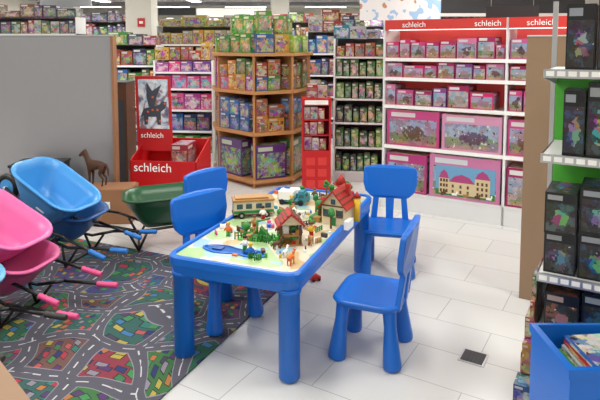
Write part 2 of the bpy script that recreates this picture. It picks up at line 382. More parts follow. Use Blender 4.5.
m.bridge(A,B,M_blue);m.bridge(B,C,M_blue,False);m.bridge(C,D,M_navy);m.face(D,M_wat);m.face(A[::-1],M_blue)
m.bx(.09,.0,.003,.06,.03,.012,M_navy); m.bx(-.09,.0,.003,.05,.04,.006,M_navy)
onT(m,'toy_water_channel',-.33,2.71,math.radians(-22))
def fig(m,x,y,cb,cl,ch,z=0):
    for s in (-1,1): m.cyl((x+s*.006,y,z),(x+s*.006,y,z+.03),.006,.006,cl,8)
    m.lathe((x,y,z+.028),[(.011,0),(.014,.01),(.011,.026),(.004,.029)],cb,10)
    for s in (-1,1): m.cyl((x+s*.013,y,z+.05),(x+s*.02,y-.006,z+.032),.004,.004,cb,6)
    m.ball((x,y,z+.066),.0105,M_skin,10); m.lathe((x,y,z+.068),[(.0115,0),(.0105,.008),(.002,.013)],ch,10)
def animal(m,x,y,rz,c,s=1.0):
    e=Vector((math.cos(rz),math.sin(rz),0)); n=Vector((-e.y,e.x,0)); o=Vector((x,y,0)); z=Vector((0,0,1))
    m.lathe(o-e*.022*s+z*.028*s,[(.004*s,0),(.010*s,.005*s),(.009*s,.022*s),(.011*s,.036*s),(.004*s,.044*s)],c,8,axis=e)
    for a in (-.014,.015):
        for b in (-.006,.006): m.cyl(o+e*a*s+n*b*s,o+e*a*s+n*b*s+z*.026*s,.0026*s,.0035*s,c,6)
    m.cyl(o+e*.018*s+z*.032*s,o+e*.030*s+z*.050*s,.006*s,.0045*s,c,8); m.cyl(o+e*.026*s+z*.052*s,o+e*.042*s+z*.045*s,.0055*s,.0035*s,c,8)
    m.cyl(o-e*.022*s+z*.032*s,o-e*.030*s+z*.016*s,.0025*s,.0015*s,M_brown,6)
cols=[M_red,M_blue,M_lgreen,M_yellow,M_pink,M_orange,M_white,M_teal,M_brown,M_leaf,M_tan,M_dgrey]
ct,st=math.cos(TROT),math.sin(TROT)
def t2w(lx,ly): return (TC[0]+ct*lx-st*ly,TC[1]+st*lx+ct*ly)
m=MB()
for lx,ly in ((-.2,-.34),(-.12,-.18),(.06,-.25),(.18,-.34),(.22,-.18),(.1,-.05),(.0,.02),(-.15,.0),(.29,.12),(-.02,.16),(-.08,.28),(.1,.38),(.24,.5),(-.02,-.5),(.05,-.58),(.0,.5)):
    x,y=t2w(lx,ly); fig(m,x,y,random.choice(cols),random.choice(cols),random.choice([M_brown,M_yellow,M_black]))
onT(m,'toy_figurines',0,0,0)
m=MB()
for lx,ly,c in ((.12,-.42,M_brown),(.20,-.50,M_white),(.26,-.30,M_tan),(-.28,.05,M_brown),(.05,.10,M_white),(-.24,.28,M_tan),(.15,-.18,M_black),(.26,-.58,M_orange),(-.06,-.36,M_tan),(.3,.45,M_brown)):
    x,y=t2w(lx,ly); animal(m,x,y,U(0,6.2),c,U(.9,1.3))
onT(m,'toy_farm_animals',0,0,0)
m=MB()
keep=[(.225,3.2,.16),(-.055,2.83,.09),(-.285,3.3,.15),(-.04,3.55,.13)]
for k in range(150):
    lx,ly=U(-.30,.30),U(-.60,.66)
    x,y=t2w(lx,ly)
    if any((x-a)**2+(y-b)**2<r*r for a,b,r in keep): continue
    if lx<-.05 and ly<-.38: continue
    c=random.choice(cols); s=U(.008,.02)
    if R()<.45: m.bx(x,y,0,s*U(1,2),s,U(.006,.022),c,U(0,3))
    elif R()<.4: m.cyl((x,y,0),(x,y,U(.01,.04)),s*.4,s*.35,c,8)
    else: fence(m,(x,y,0),(x+U(-.05,.05),y+U(-.04,.04),0),random.choice([M_brown,M_leaf,M_white,M_tan]),.028,3)
for lx,ly in ((.16,.12),(.28,.30),(.10,.24),(.2,.62),(.05,.6),(-.05,.42),(.28,-.02),(.02,-.12),(.12,.5)):
    x,y=t2w(lx,ly); m.cyl((x,y,0),(x,y,.07),.006,.006,M_brown,8)
    g_=random.choice([M_leaf,M_leaf,M_green])
    for q in range(4): m.ball((x+U(-.012,.012),y+U(-.012,.012),.075+q*.008),U(.012,.02),g_,8)
onT(m,'loose_toy_pieces',0,0,0)
m=MB()
x,y=t2w(.2,.45)
m.bx(x,y,0,.07,.07,.13,M_cream,.3); m.bx(x,y,.13,.085,.085,.008,M_roof,.3); m.lathe((x,y,.138),[(.05,0),(.002,.07)],M_roof,4)
m.bx(x-.0,y-.036,.02,.02,.01,.035,M_brown,.3); m.bx(x,y-.036,.08,.02,.01,.025,M_glass,.3); m.bx(x+.055,y-.08,0,.025,.025,.09,M_cream,.3); m.bx(x+.055,y-.08,.09,.03,.03,.02,M_red,.3)
onT(m,'toy_castle_tower',0,0,0)
m=MB(); m.bx(0,0,.009,.07,.035,.022,M_red); m.bx(-.005,0,.031,.04,.03,.015,M_redl)
for xx in (-.022,.022):
    for yy in (-.018,.018): m.cyl((xx,yy-.004,.0105),(xx,yy+.004,.0105),.01,.01,M_black,12)
m.obj('toy_car',loc=(.10,3.55,0),rot=(0,0,.5),bevel=.003)
# ---------------------------------------------------------------- wheelbarrows
def barrow(loc,yawd,tilt,ctub,cgrip,decal=False,roll=0,sc=1):
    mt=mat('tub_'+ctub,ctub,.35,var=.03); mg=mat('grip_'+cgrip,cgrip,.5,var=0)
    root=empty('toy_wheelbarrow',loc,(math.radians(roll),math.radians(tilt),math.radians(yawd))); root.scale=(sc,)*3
    m=MB()
    lv=[(.27,.21,.15,.06),(.36,.27,.20,.08),(.48,.36,.30,.11),(.54,.41,.36,.13)]
    sh=[-.01,-.015,-.02,-.02]
    O=[m.loop([(x+s,y,z) for x,y in rr(a,b,r)]) for (a,b,z,r),s in zip(lv,sh)]
    m.face(O[0][::-1],mt)
    for A,B in zip(O,O[1:]): m.bridge(A,B,mt)
    L1=m.loop([(x-.02,y,.362) for x,y in rr(.575,.445,.145)]); L2=m.loop([(x-.02,y,.372) for x,y in rr(.57,.44,.143)]); L3=m.loop([(x-.02,y,.370) for x,y in rr(.525,.395,.125)])
    m.bridge(O[-1],L1,mt);m.bridge(L1,L2,mt);m.bridge(L2,L3,mt)
    P=L3
    for (a,b,z,r),s in list(zip(lv,sh))[::-1][1:]:
        Q=m.loop([(x+s,y,z+.012) for x,y in rr(a-.015,b-.015,r-.005)]); m.bridge(P,Q,mt); P=Q
    m.face(P,mt)
    if decal:
        m.lathe((.04,-.150,.262),[(.058,0),(.058,.004)],M_black,18,axis=(0,-1,-.5)); m.lathe((.04,-.155,.272),[(.022,0),(.022,.003)],M_white,10,axis=(0,-1,-.5))
        m.obox((.005,-.146,.230),(.07,0,0),(0,-.006,-.003),(0,-.004,.009),M_white)
    m.obj('tub',parent=root)
    m=MB()
    for s in (-1,1):
        m.tube([(-.36,s*.025,.10),(-.16,s*.09,.135),(.16,s*.13,.14),(.30,s*.17,.20),(.56,s*.19,.27)],.010,M_black)
        m.tube([(.10,s*.125,.14),(.17,s*.15,.012),(.235,s*.155,.16)],.009,M_black)
    m.cyl((.17,-.15,.02),(.17,.15,.02),.008,.008,M_black,8); m.cyl((-.36,-.04,.10),(-.36,.04,.10),.01,.01,M_steel,8)
    m.obj('frame',parent=root)
    m=MB(); m.torus((-.36,0,.10),.075,.024,M_black,axis=(0,1,0)); m.cyl((-.36,-.016,.10),(-.36,.016,.10),.058,.058,mt,20); m.obj('wheel',parent=root)
    m=MB()
    for s in (-1,1): m.lathe((.50,s*.185,.252),[(.014,0),(.017,.01),(.014,.02),(.017,.035),(.014,.05),(.017,.065),(.016,.12),(.012,.127)],mg,12,axis=(.26,s*.02,.07))
    m.obj('grips',parent=root)
    return root
Z=.014
barrow((-1.07,4.24,Z),196,2,'#185430','#222222',sc=1.08)
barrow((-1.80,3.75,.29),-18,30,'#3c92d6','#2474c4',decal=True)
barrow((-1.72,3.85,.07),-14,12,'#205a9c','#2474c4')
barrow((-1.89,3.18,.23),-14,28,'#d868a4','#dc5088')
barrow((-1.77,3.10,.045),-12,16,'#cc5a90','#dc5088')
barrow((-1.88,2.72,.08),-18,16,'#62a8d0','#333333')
# ---------------------------------------------------------------- boxes on shelves
def C(*h): return [(S(a),S(b)) for a,b in h]
P_pink=C(('#d0246e','#d8a0c0'),('#c8488c','#8a5030'),('#b01c64','#c8a070'),('#c05a98','#5a3a24'),('#a01c5c','#d8c8c0'),('#d03a80','#704828'),('#8a4090','#d8b0c8'),('#d87aa8','#704050'))
P_doll=C(('#d0246e','#e8a8c4'),('#d8488c','#6aa8cc'),('#a83a98','#e8c0d0'),('#d85a90','#402040'),('#6a3a90','#e0a0c0'))
P_green=C(('#3c8a24','#d0b840'),('#5aa030','#6a4020'),('#86b834','#e0d070'),('#4a8a28','#c87030'))
P_mixw=C(('#b87420','#6a3014'),('#c89a30','#7a2018'),('#2a5a9c','#c89a38'),('#a04a20','#302820'),('#7a3018','#c8a048'),('#3a7830','#b08840'),('#b02c20','#c8c0a0'),('#d07820','#e8c860'))
P_blue=C(('#1f5298','#6a98c8'),('#183c7c','#c86828'),('#2a64a8','#c8b088'),('#202c5a','#983838'))
P_dark=C(('#0c0e14','#1c4268'),('#0a1018','#48545e'),('#10141e','#8a4a20'),('#0a0c12','#24404e'),('#0e1420','#305a80'))
P_far=C(('#4a3c58','#8a7488'),('#303c4a','#a09080'),('#74483a','#c0a888'),('#3c583c','#a8a868'),('#8a2e2e','#c0a090'),('#aaa49a','#585874'),('#222842','#70789a'))
P_big=C(('#2f8428','#a8b848'),('#5a2e78','#70a840'),('#3c8a30','#b8a870'),('#246a30','#c09840'))
def fill(mb,o,e,L,z,depth,wr,hr,pal,inset=.02,gap=.006,stack=1,x0=0.0,pm=None):
    e=Vector((e[0],e[1],0)).normalized(); n=Vector((-e.y,e.x,0)); o=Vector((o[0],o[1],0)); x=x0
    while x<L-wr[0]:
        w=min(U(*wr),L-x); zz=z; h=U(*hr)
        for k in range(stack):
            c=random.choice(pal); ins=inset+U(0,.02)
            mb.obox(o+e*x+n*ins+Vector((0,0,zz+.001)),e*w,n*(depth-ins),(0,0,h),pm or PACK,c[0],c[1]); zz+=h+.001
        x+=w+gap
def shelf_unit(name,o,e,L,D,H,levels,ms,mback,mside=None,th=.025):
    e=Vector((e[0],e[1],0)).normalized(); n=Vector((-e.y,e.x,0)); o=Vector((o[0],o[1],0)); m=MB()
    m.obox(o+n*(D-.02),e*L,n*.02,(0,0,H),mback)
    for z in levels: m.obox(o+Vector((0,0,z-th)),e*L,n*(D-.021),(0,0,th),ms)
    m.obox(o+n*.03,e*L,n*(D-.05),(0,0,levels[0]-th),ms)
    for x in (0,L-.02): m.obox(o+e*x,e*.02,n*(D-.02),(0,0,H),mside or ms)
    return m.obj(name)
E=(.857,-.515); EV=Vector((.857,-.515,0)).normalized(); NV=Vector((.515,.857,0)).normalized()
fo=Vector((.80,5.22,0))
M_lit=mat('pink_lit_back','#e0504c',.6,emit=.12,var=.02)
M_strip=mat('shelf_light_strip','#fff2ec',.5,emit=2.5,var=0)
lv=[.17,.61,.99,1.25,1.43]
m=MB()
Lf=1.80; D=.40
m.obox(fo+NV*(D-.02),EV*Lf,NV*.02,(0,0,1.78),M_lit)
for z in lv: m.obox(fo+Vector((0,0,z-.022)),EV*Lf,NV*(D-.021),(0,0,.022),M_metalw)
m.obox(fo+NV*.0,EV*Lf,NV*.02,(0,0,.146),M_metalw); m.obox(fo+NV*.025,EV*Lf,NV*(D-.05),(0,0,.14),M_metalw)
for x in (-.02,1.08,Lf): m.obox(fo+EV*x,EV*.02,NV*D,(0,0,1.78),M_metalw)
m.obox(fo+Vector((0,0,1.69))-NV*.01,EV*1.08,NV*.12,(0,0,.09),M_redl); m.obox(fo+Vector((0,0,1.69))-NV*.01+EV*1.10,EV*.7,NV*.12,(0,0,.09),M_redl)
for z in lv[1:]: m.obox(fo+Vector((0,0,z-.03))-NV*.004,EV*Lf,NV*.004,(0,0,.032),M_white)
for z in (.97-.005,.588-.005,1.688): m.obox(fo+Vector((0,0,z-.003))+NV*.012+EV*.03,EV*(Lf-.06),NV*.02,(0,0,.006),M_strip)
fx=m.obj('toy_display_shelf')
ra=math.atan2(EV.y,EV.x)
M_letter=mat('white_letter','#ffffff',.5,var=0)
for x,s in ((.28,.07),(.93,.07),(1.35,.07)):
    p=fo+EV*x-NV*.013; text('schleich',fx,(p.x,p.y,1.733),(math.pi/2,0,ra),s,M_letter)
m=MB()
f1=fo+EV*.005
fill(m,f1,E,1.06,lv[4],.3,(.07,.19),(.12,.20),P_pink,gap=.008,pm=PACKH)
fill(m,f1,E,1.06,lv[3],.3,(.08,.21),(.11,.148),P_pink,gap=.008,pm=PACKH)
fill(m,f1,E,1.06,lv[2],.3,(.09,.20),(.13,.20),P_pink,gap=.012,pm=PACKH)
def big(x,w,z,h,c1,c2,d=.3): m.obox(fo+EV*x+NV*.02+Vector((0,0,z+.001)),EV*w,NV*d,(0,0,h),PACKH,S(c1),S(c2))
big(.02,.50,.61,.33,'#c84a86','#7c5434'); big(.545,.52,.61,.32,'#d898b8','#784878')
big(.02,.39,.17,.36,'#b83a7c','#6a4028'); big(.44,.62,.17,.385,'#d080ac','#5a90b8')
f2=fo+EV*1.11
for z,hr,wr in ((lv[4],(.13,.18),(.1,.16)),(lv[3],(.1,.14),(.1,.16)),(lv[2],(.14,.20),(.1,.16)),(lv[1],(.27,.32),(.2,.3)),(lv[0],(.3,.36),(.25,.3))):
    fill(m,f2,E,.66,z,.3,wr,hr,P_pink,gap=.012,pm=PACKH)
m.obj('horse_figure_boxes')
m=MB(); q=fo+EV*.50+NV*.0175
M_pc=mat('card_cream','#d0be96',.5); M_sky=mat('card_sky','#6c9fc4',.5); M_rp=mat('card_roof','#a84078',.5)
m.obox(q+Vector((0,0,.20)),EV*.52,NV*.001,(0,0,.27),M_sky)
m.obox(q-NV*.001+Vector((0,0,.20)),EV*.52,NV*.001,(0,0,.05),M_leaf)
for x,w,h in ((.03,.09,.14),(.12,.23,.11),(.35,.13,.16)):
    b=q+EV*x-NV*.003+Vector((0,0,.215)); m.obox(b,EV*w,NV*.001,(0,0,h),M_pc); m.prism([b+Vector((0,0,h)),b+EV*w+Vector((0,0,h)),b+EV*(w*.8)+Vector((0,0,h+.05)),b+EV*(w*.5)+Vector((0,0,h+.075)),b+EV*(w*.2)+Vector((0,0,h+.05))],NV*.001,M_rp)
    for k in (.12,.42,.7):
        for zz in (.012,.06,.105):
            if zz+.03<h: m.obox(b+EV*(w*k)-NV*.0015+Vector((0,0,zz)),EV*.018,NV*.001,(0,0,.028),M_brown)
for k in range(5):
    p=q+EV*(.05+.1*k)-NV*.006+Vector((0,0,.205)); m.obox(p,EV*.045,NV*.001,(0,0,.022),(M_brown,M_white,M_tan)[k%3]); m.obox(p+EV*.038+Vector((0,0,.018)),EV*.014,NV*.001,(0,0,.022),(M_brown,M_white,M_tan)[k%3])
m.obj('riding_stable_picture')
GE=(1,-.14)
g=(.375,6.22)
shelf_unit('peg_display_gondola',g,GE,.60,.40,1.62,[.12,.40,.68,.95,1.20,1.42],M_metalw,M_dgrey,M_metalw,th=.02)
m=MB(); 
for z in (.12,.40,.68,.95,1.20): fill(m,(g[0]+.03,g[1]-.0),GE,.54,z,.2,(.06,.09),(.15,.20),C(('#3c7a30','#c8d0a0'),('#2a5a28','#d0d0c0'),('#1a3020','#8ac048'),('#38444a','#b0c8a8'),('#6aa040','#d8e0b0'),('#4a7a3a','#e0b0b0')),gap=.014)
fill(m,(g[0]+.03,g[1]),GE,.54,1.42,.2,(.08,.12),(.12,.16),P_mixw,gap=.01)
m.obj('figure_blister_packs')
m=MB(); fill(m,(g[0]+.0,g[1]+.05),GE,.6,1.622,.3,(.12,.2),(.1,.16),C(('#207898','#c0c8d0'),('#a8b0b8','#303c70'),('#74848e','#c0c0c0'))); m.obj('stacked_game_boxes')
sx,sy=.17,5.80
m=MB(); m.bx(sx,sy,0,.30,.26,.46,M_red); m.bx(sx,sy+.12,.46,.28,.02,.48,M_red)
for s in (-1,1): m.bx(sx+s*.14,sy,.46,.02,.24,.47,M_red)
for z in (.61,.77): m.bx(sx,sy,z,.26,.22,.012,M_red)
m.bx(sx,sy,.93,.31,.27,.07,M_red); m.bx(sx,sy-.137,.94,.24,.004,.045,M_white)
for k in range(3):
    for j in range(2): m.bx(sx-.06+j*.12,sy-.131,.07+k*.12,.09,.006,.08,M_redl)
m.obj('red_counter_stand')
m=MB()
for z in (.462,.623,.783): fill(m,(sx-.125,sy-.13),(1,0),.25,z,.2,(.05,.09),(.115,.14),C(('#c8b8b0','#a82828'),('#a02030','#c8b098'),('#c08a88','#6a1820'),('#b83828','#d8c8b0')))
m.obj('small_figure_packs')
m=MB(); fill(m,(sx-.1,sy-.1),(1,0),.22,1.001,.2,(.09,.12),(.10,.16),C(('#c8b0a0','#a03020'),('#a83020','#d8c0a0'))); m.obj('figure_gift_boxes')
# ---------------------------------------------------------------- wooden tower
Pp=[(-1.08,6.80),(-.98,6.36),(-.50,5.88),(-.06,6.08),(.16,6.72)]; Pb=[(.05,7.12),(-.90,7.12)]
ctr=Vector((-.42,6.62,0))
m=MB()
for z in (.05,.57,1.02,1.43):
    m.prism([(x,y,z) for x,y in Pp+Pb],(0,0,.035),M_wood)
m.prism([(ctr.x+(x-ctr.x)*.88,ctr.y+(y-ctr.y)*.88,0) for x,y in Pp+Pb],(0,0,.05),M_wood)
for x,y in Pp+Pb:
    v=Vector((x,y,0))-ctr; L=v.length; v.normalize(); t=Vector((-v.y,v.x,0))*.012
    m.obox(ctr+v*.02-t,v*(L-.06),t*2,(0,0,1.43),M_wood)
m.obj('wooden_display_tower')
m=MB()
def around(z,scale,depth,wr,hrs,pals,stack=1,inset=.03,trim=.08,pm=None):
    Q=[Vector((ctr.x+(x-ctr.x)*scale,ctr.y+(y-ctr.y)*scale,0)) for x,y in Pp]
    for k in range(4):
        a,b=Q[k],Q[k+1]; e=(b-a).normalized(); L=(b-a).length
        fill(m,a+e*trim,e,L-2*trim,z,depth,wr,hrs[k],pals[k],inset=inset,stack=stack,pm=pm)
around(.086,1,.20,(.28,.42),[(.36,.42)]*4,[P_big]*4,trim=.04)
around(.606,1,.18,(.12,.22),[(.13,.19)]*4,[P_blue+P_mixw,P_blue,P_mixw,P_mixw+P_blue],stack=2,trim=.05)
around(1.056,1,.18,(.12,.20),[(.13,.175)]*4,[P_doll,P_mixw+P_doll,P_mixw,P_mixw],stack=2,trim=.05)
around(1.466,1,.18,(.14,.22),[(.17,.22)]*4,[P_green,P_green+P_mixw,P_mixw,P_green+P_mixw],trim=.05)
around(1.466,.70,.16,(.12,.2),[(.19,.23)]*4,[P_green]*4,stack=2,trim=.03)
m.obj('boxed_toy_sets')
o=(-1.93,7.30)
shelf_unit('low_toy_shelf',o,(1,-.1),.80,.4,1.35,[.12,.42,.70,.98,1.20],M_metalw,M_dgrey,M_metalw)
m=MB()
for z,p,h in ((.12,P_big,.24),(.42,P_blue,.23),(.70,P_doll,.23),(.98,P_doll,.18),(1.20,P_doll,.14)): fill(m,(o[0]+.025,o[1]-.0),(1,-.1),.75,z,.3,(.14,.24),(h*.85,h),p)
fill(m,(o[0],o[1]+.05),(1,-.1),.8,1.352,.25,(.1,.2),(.12,.26),P_mixw+C(('#c8a828','#a84828'),('#c88a28','#305a28')))
m.obj('doll_boxes')
# red dump bin with header
m=MB(); rot=math.radians(-8)
c=Vector((-1.27,5.42,0))
e=Vector((math.cos(rot),math.sin(rot),0)); n=Vector((-e.y,e.x,0))
m.bx(c.x,c.y,0,.66,.46,.34,M_red,rot)
m.obox(c-e*.33-n*.23+Vector((0,0,.34)),e*.66,n*.015,(0,0,.11),M_red)
m.prism([c-e*.33-n*.23+Vector((0,0,.34)),c-e*.33+n*.23+Vector((0,0,.34)),c-e*.33+n*.23+Vector((0,0,.64)),c-e*.33-n*.23+Vector((0,0,.45))],e*.012,M_red)
m.prism([c+e*.318-n*.23+Vector((0,0,.34)),c+e*.318+n*.23+Vector((0,0,.34)),c+e*.318+n*.23+Vector((0,0,.62)),c+e*.318-n*.23+Vector((0,0,.45))],e*.012,M_red)
m.obox(c-e*.33+n*.215+Vector((0,0,.34)),e*.66,n*.015,(0,0,.26),M_red)
def hdr_mat():
    mm=bpy.data.materials.new('monster_poster'); mm.use_nodes=True; nt=mm.node_tree; b=nt.nodes['Principled BSDF']
    tc=N(nt,'ShaderNodeTexCoord'); no=N(nt,'ShaderNodeTexNoise'); no.inputs['Scale'].default_value=8; no.inputs['Detail'].default_value=3; no.inputs['Distortion'].default_value=1.2; nt.links.new(tc.outputs['Object'],no.inputs['Vector'])
    r=N(nt,'ShaderNodeValToRGB'); el=r.color_ramp.elements; el[0].position=.3; el[0].color=S('#40506e'); el[1].position=.66; el[1].color=S('#e8ecf2')
    for p,cc in ((.40,'#6a7c9c'),(.44,'#b06838'),(.47,'#9ab4d0'),(.54,'#ccd6e2')): x=el.new(p); x.color=S(cc)
    nt.links.new(no.outputs['Fac'],r.inputs[0]); nt.links.new(r.outputs[0],b.inputs['Base Color']); b.inputs['Roughness'].default_value=.3; return mm
hp=c-e*.36+n*.02
m.obox(hp+Vector((0,0,.50)),e*.36,n*.03,Vector((0,0,.74))-e*.04+n*.06,M_red)
pf=hp+e*.02+n*.012+Vector((0,0,.72)); up=Vector((0,0,.49))-e*.027+n*.04
m.obox(pf,e*.31,n*.003,up,hdr_mat())
def P2(u,v): return pf+e*(.31*u)+up*v-n*.003
M_lava=mat('slate_monster','#3c4250',.5); M_glow=mat('lava_orange','#d8602c',.5)
# four-legged dragon-like creature printed on the board, wings raised
m.prism([P2(.18,.08),P2(.28,.08),P2(.32,.24),P2(.58,.24),P2(.62,.08),P2(.73,.08),P2(.74,.34),P2(.90,.42),P2(.95,.54),P2(.80,.56),P2(.72,.50),P2(.60,.46),P2(.50,.46),P2(.16,.40),P2(.05,.22),P2(.16,.26)],-n*.002,M_lava)
m.prism([P2(.34,.44),P2(.54,.45),P2(.62,.66),P2(.80,.90),P2(.48,.76),P2(.30,.94),P2(.28,.66)],-n*.002,M_lava)
for a_,b_ in ((.86,.49),(.60,.36),(.44,.36),(.28,.32),(.46,.62),(.24,.14),(.68,.14)): m.obox(P2(a_,b_)-n*.004,e*.02,-n*.001,up*.04,M_glow)
bn=m.obj('red_dump_bin')
p=c-e*.10-n*.2365; text('schleich',bn,(p.x,p.y,.385),(math.pi/2,0,rot),.12,M_letter)
p=hp+e*.16-n*.012; text('schleich',bn,(p.x,p.y,.655),(math.pi/2,0,rot),.075,M_letter)
m=MB(); fill(m,c+e*.03-n*.12,e,.28,.341,.30,(.12,.2),(.1,.26),C(('#8a1820','#28282e'),('#2e2e3a','#9a4018'),('#a03040','#b8a898')),stack=1); m.obj('monster_figure_boxes')
# ---------------------------------------------------------------- left grey partition
M_panel=mat('frosted_panel','#a0a0a5',.24,metal=.40,var=.03,vscale=1.5)
m=MB(); m.obox((-4.4,5.12,0),(2.66,0,0),(0,.04,0),(0,0,1.63),M_panel); m.obox((-4.4,5.11,1.63),(2.67,0,0),(0,.06,0),(0,0,.015),M_steel)
m.obox((-1.737,5.10,0),(.022,0,0),(0,.1,0),(0,0,1.63),M_card)
m.obj('partition_panel')
m=MB(); m.bx(-1.93,5.75,0,.34,.3,1.16,M_brown,.0); m.bx(-1.93,5.75,1.16,.36,.32,.015,M_dgrey); m.bx(-1.93,5.596,.1,.3,.005,.9,M_dgrey); m.obj('brown_cabinet')
m=MB(); m.bx(-1.70,4.84,0,.46,.28,.30,M_card,.05); m.bx(-1.70,4.84,.3005,.44,.27,.004,M_card,.08); m.bx(-1.70,4.695,.14,.12,.003,.06,M_white,.05); m.obj('cardboard_box')
m=MB(); m.bx(-2.3,4.85,0,.4,.3,.5,M_dgrey,.05);m.bx(-2.3,4.85,.5,.42,.32,.02,M_black,.05); m.obj('storage_crate')
def horse(loc,rz,s):
    V=[(0,0,.62),(-.22,0,.64),(.2,0,.6),(.34,0,.8),(.44,0,.98),(.56,0,.92),(.64,0,.86)]
    Rr=[.13,.13,.12,.085,.07,.055,.04]; Ed=[(0,1),(0,2),(2,3),(3,4),(4,5),(5,6)]
    def add(chain,root):
        p=root
        for c,r in chain: V.append(c);Rr.append(r);Ed.append((p,len(V)-1));p=len(V)-1
    for sy in (-1,1):
        add([((.21,sy*.08,.45),.06),((.20,sy*.08,.26),.035),((.21,sy*.08,.06),.025),((.23,sy*.08,.0),.035)],2)
        add([((-.22,sy*.08,.47),.075),((-.17,sy*.08,.36),.05),((-.29,sy*.08,.24),.032),((-.27,sy*.08,.06),.025),((-.25,sy*.08,.0),.035)],1)
        add([((.42,sy*.035,1.05),.02),((.42,sy*.04,1.09),.01)],4)
    add([((-.36,0,.66),.035),((-.43,0,.5),.035),((-.44,0,.32),.02)],1)
    me=bpy.data.meshes.new('toy_horse'); me.from_pydata([tuple(c*s for c in v) for v in V],Ed,[])
    o=bpy.data.objects.new('toy_horse',me); bpy.context.scene.collection.objects.link(o)
    sk=o.modifiers.new('s','SKIN'); sk.use_smooth_shade=True
    for i,d in enumerate(me.skin_vertices[0].data): d.radius=(Rr[i]*s,Rr[i]*s); d.use_root=(i==0)
    ss=o.modifiers.new('ss','SUBSURF'); ss.levels=1; ss.render_levels=2
    me.materials.append(mat('brown_horse','#4a2c1c',.7,var=.2)); o.location=loc; o.rotation_euler=(0,0,rz); return o
horse((-1.80,4.84,.313),math.radians(160),.29)
# ---------------------------------------------------------------- MDF board & right shelf unit
m=MB(); m.obox((1.345,3.30,0),EV*.62,NV*.04,(0,0,1.60),M_mdf); m.obox(Vector((1.343,3.296,1.60)),EV*.63,NV*.05,(0,0,.008),M_metalw); m.obj('mdf_end_panel')
ro=Vector((.965,2.20,0)); D=.45; L=1.1
m=MB()
m.obox(ro+NV*(D-.02),EV*L,NV*.02,(0,0,.85),M_metalw)
m.obox(ro+NV*(D-.02)+Vector((0,0,.85)),EV*L,NV*.02,(0,0,.60),M_lgreen)
for z in (.10,.36,.62,1.11,1.45):
    m.obox(ro+NV*.012+Vector((0,0,z-.01)),EV*L,NV*(D-.033),(0,0,.01),M_metalw); m.obox(ro+Vector((0,0,z-.03)),EV*L,NV*.012,(0,0,.035),M_steel)
    for k in range(26): m.obox(ro+EV*(.01+k*.04)-NV*.001+Vector((0,0,z-.022)),EV*.03,NV*.001,(0,0,.02),M_white)
    m.prism([ro+Vector((0,0,z-.03)),ro+NV*(D-.02)+Vector((0,0,z-.08)),ro+NV*(D-.02)+Vector((0,0,z)),ro+Vector((0,0,z))],EV*.005,M_metalw)
m.obox(ro+NV*(D-.02)-EV*.022,EV*.02,NV*.03,(0,0,1.75),M_steel)
m.obj('metal_shelf_unit')
m=MB()
for z,wr,hr,s_,x0 in ((.10,(.10,.15),(.20,.22),1,.03),(.36,(.10,.15),(.17,.21),1,.03),(.62,(.10,.14),(.165,.185),2,.02),(1.11,(.07,.09),(.26,.30),1,.075),(1.45,(.08,.11),(.24,.30),1,.075)):
    fill(m,ro+EV*x0,E,L-.1,z,.24 if z<1 else .2,wr,hr,P_dark,gap=.008,stack=s_,pm=PACKD)
m.obj('model_kit_boxes')
m=MB()
P_mag=C(('#a82828','#c8b880'),('#2f7a34','#b8b8a8'),('#20508c','#b0b0c0'),('#b88028','#a01c1c'),('#a03a70','#c8c8c8'),('#d0d0cc','#a03030'))
for k in range(6):
    z=.02+k*.095
    e2=-NV; o2=ro+NV*.40-EV*(.080-.011*k)
    fill(m,o2,(e2.x,e2.y),.38,z,.070-.010*k,(.09,.15),(.085,.092),P_mag,inset=.0)
m.obj('comic_magazines')
m=MB(); bo=Vector((.845,1.66,0)); w_,d_,h_=.42,.29,.54
m.obox(bo,(w_,0,0),(0,.015,0),(0,0,h_),M_blue); m.obox(bo+Vector((0,d_-.015,0)),(w_,0,0),(0,.015,0),(0,0,h_),M_blue)
m.obox(bo+Vector((0,.015,0)),(.015,0,0),(0,d_-.03,0),(0,0,h_),M_blue); m.obox(bo+Vector((w_-.015,.015,0)),(.015,0,0),(0,d_-.03,0),(0,0,h_),M_blue)
m.obox(bo+Vector((.015,.015,.38)),(w_-.03,0,0),(0,d_-.03,0),(0,0,.01),M_blue); m.obox(bo+Vector((-.008,-.008,h_-.03)),(w_+.016,0,0),(0,.008,0),(0,0,.031),M_blue); m.obox(bo+Vector((-.008,-.000,h_-.03)),(.008,0,0),(0,d_,0),(0,0,.031),M_blue)
m.obj('blue_dump_bin')
m=MB()
P_bk=C(('#c8d0d0','#2f8a54'),('#c83828','#e0c860'),('#2a60b0','#e8e0d0'),('#d8d4c8','#c04878'),('#3a9a50','#e0e0b0'))
for k in range(8):
    cc=P_bk[k%5]; a=U(-.3,.3); ca,sa=math.cos(a),math.sin(a)
    m.obox(bo+Vector((.045+.008*k,.05,.392+k*.0165)),(.22*ca,.22*sa*.2,.008),(-.03*sa,.19,.0),(0,0,.012),PACK,cc[0],cc[1])
m.obj('picture_books')
m=MB(); m.bx(.862,2.645,.0005,.125,.125,.004,M_steel,ROT); m.bx(.862,2.645,.0046,.105,.105,.002,M_dgrey,ROT)
for k in range(5): 
    m.bx(.862+(k-2)*.018*math.cos(ROT),2.645+(k-2)*.018*math.sin(ROT),.0066,.006,.09,.001,M_black,ROT)
m.obj('floor_hatch')
m=MB(); d1=Vector((.23,-.235,0)).normalized(); n1=Vector((-d1.y,d1.x,0))
o1=Vector((-1.16,1.96,.0095))
for k in range(4): m.obox(o1+Vector((0,0,.02+k*.11)),d1*.9,-n1*.025,(0,0,.10),M_mdf)
m.obox(o1+Vector((0,0,.44)),d1*.9,-n1*.45,(0,0,.02),M_mdf)
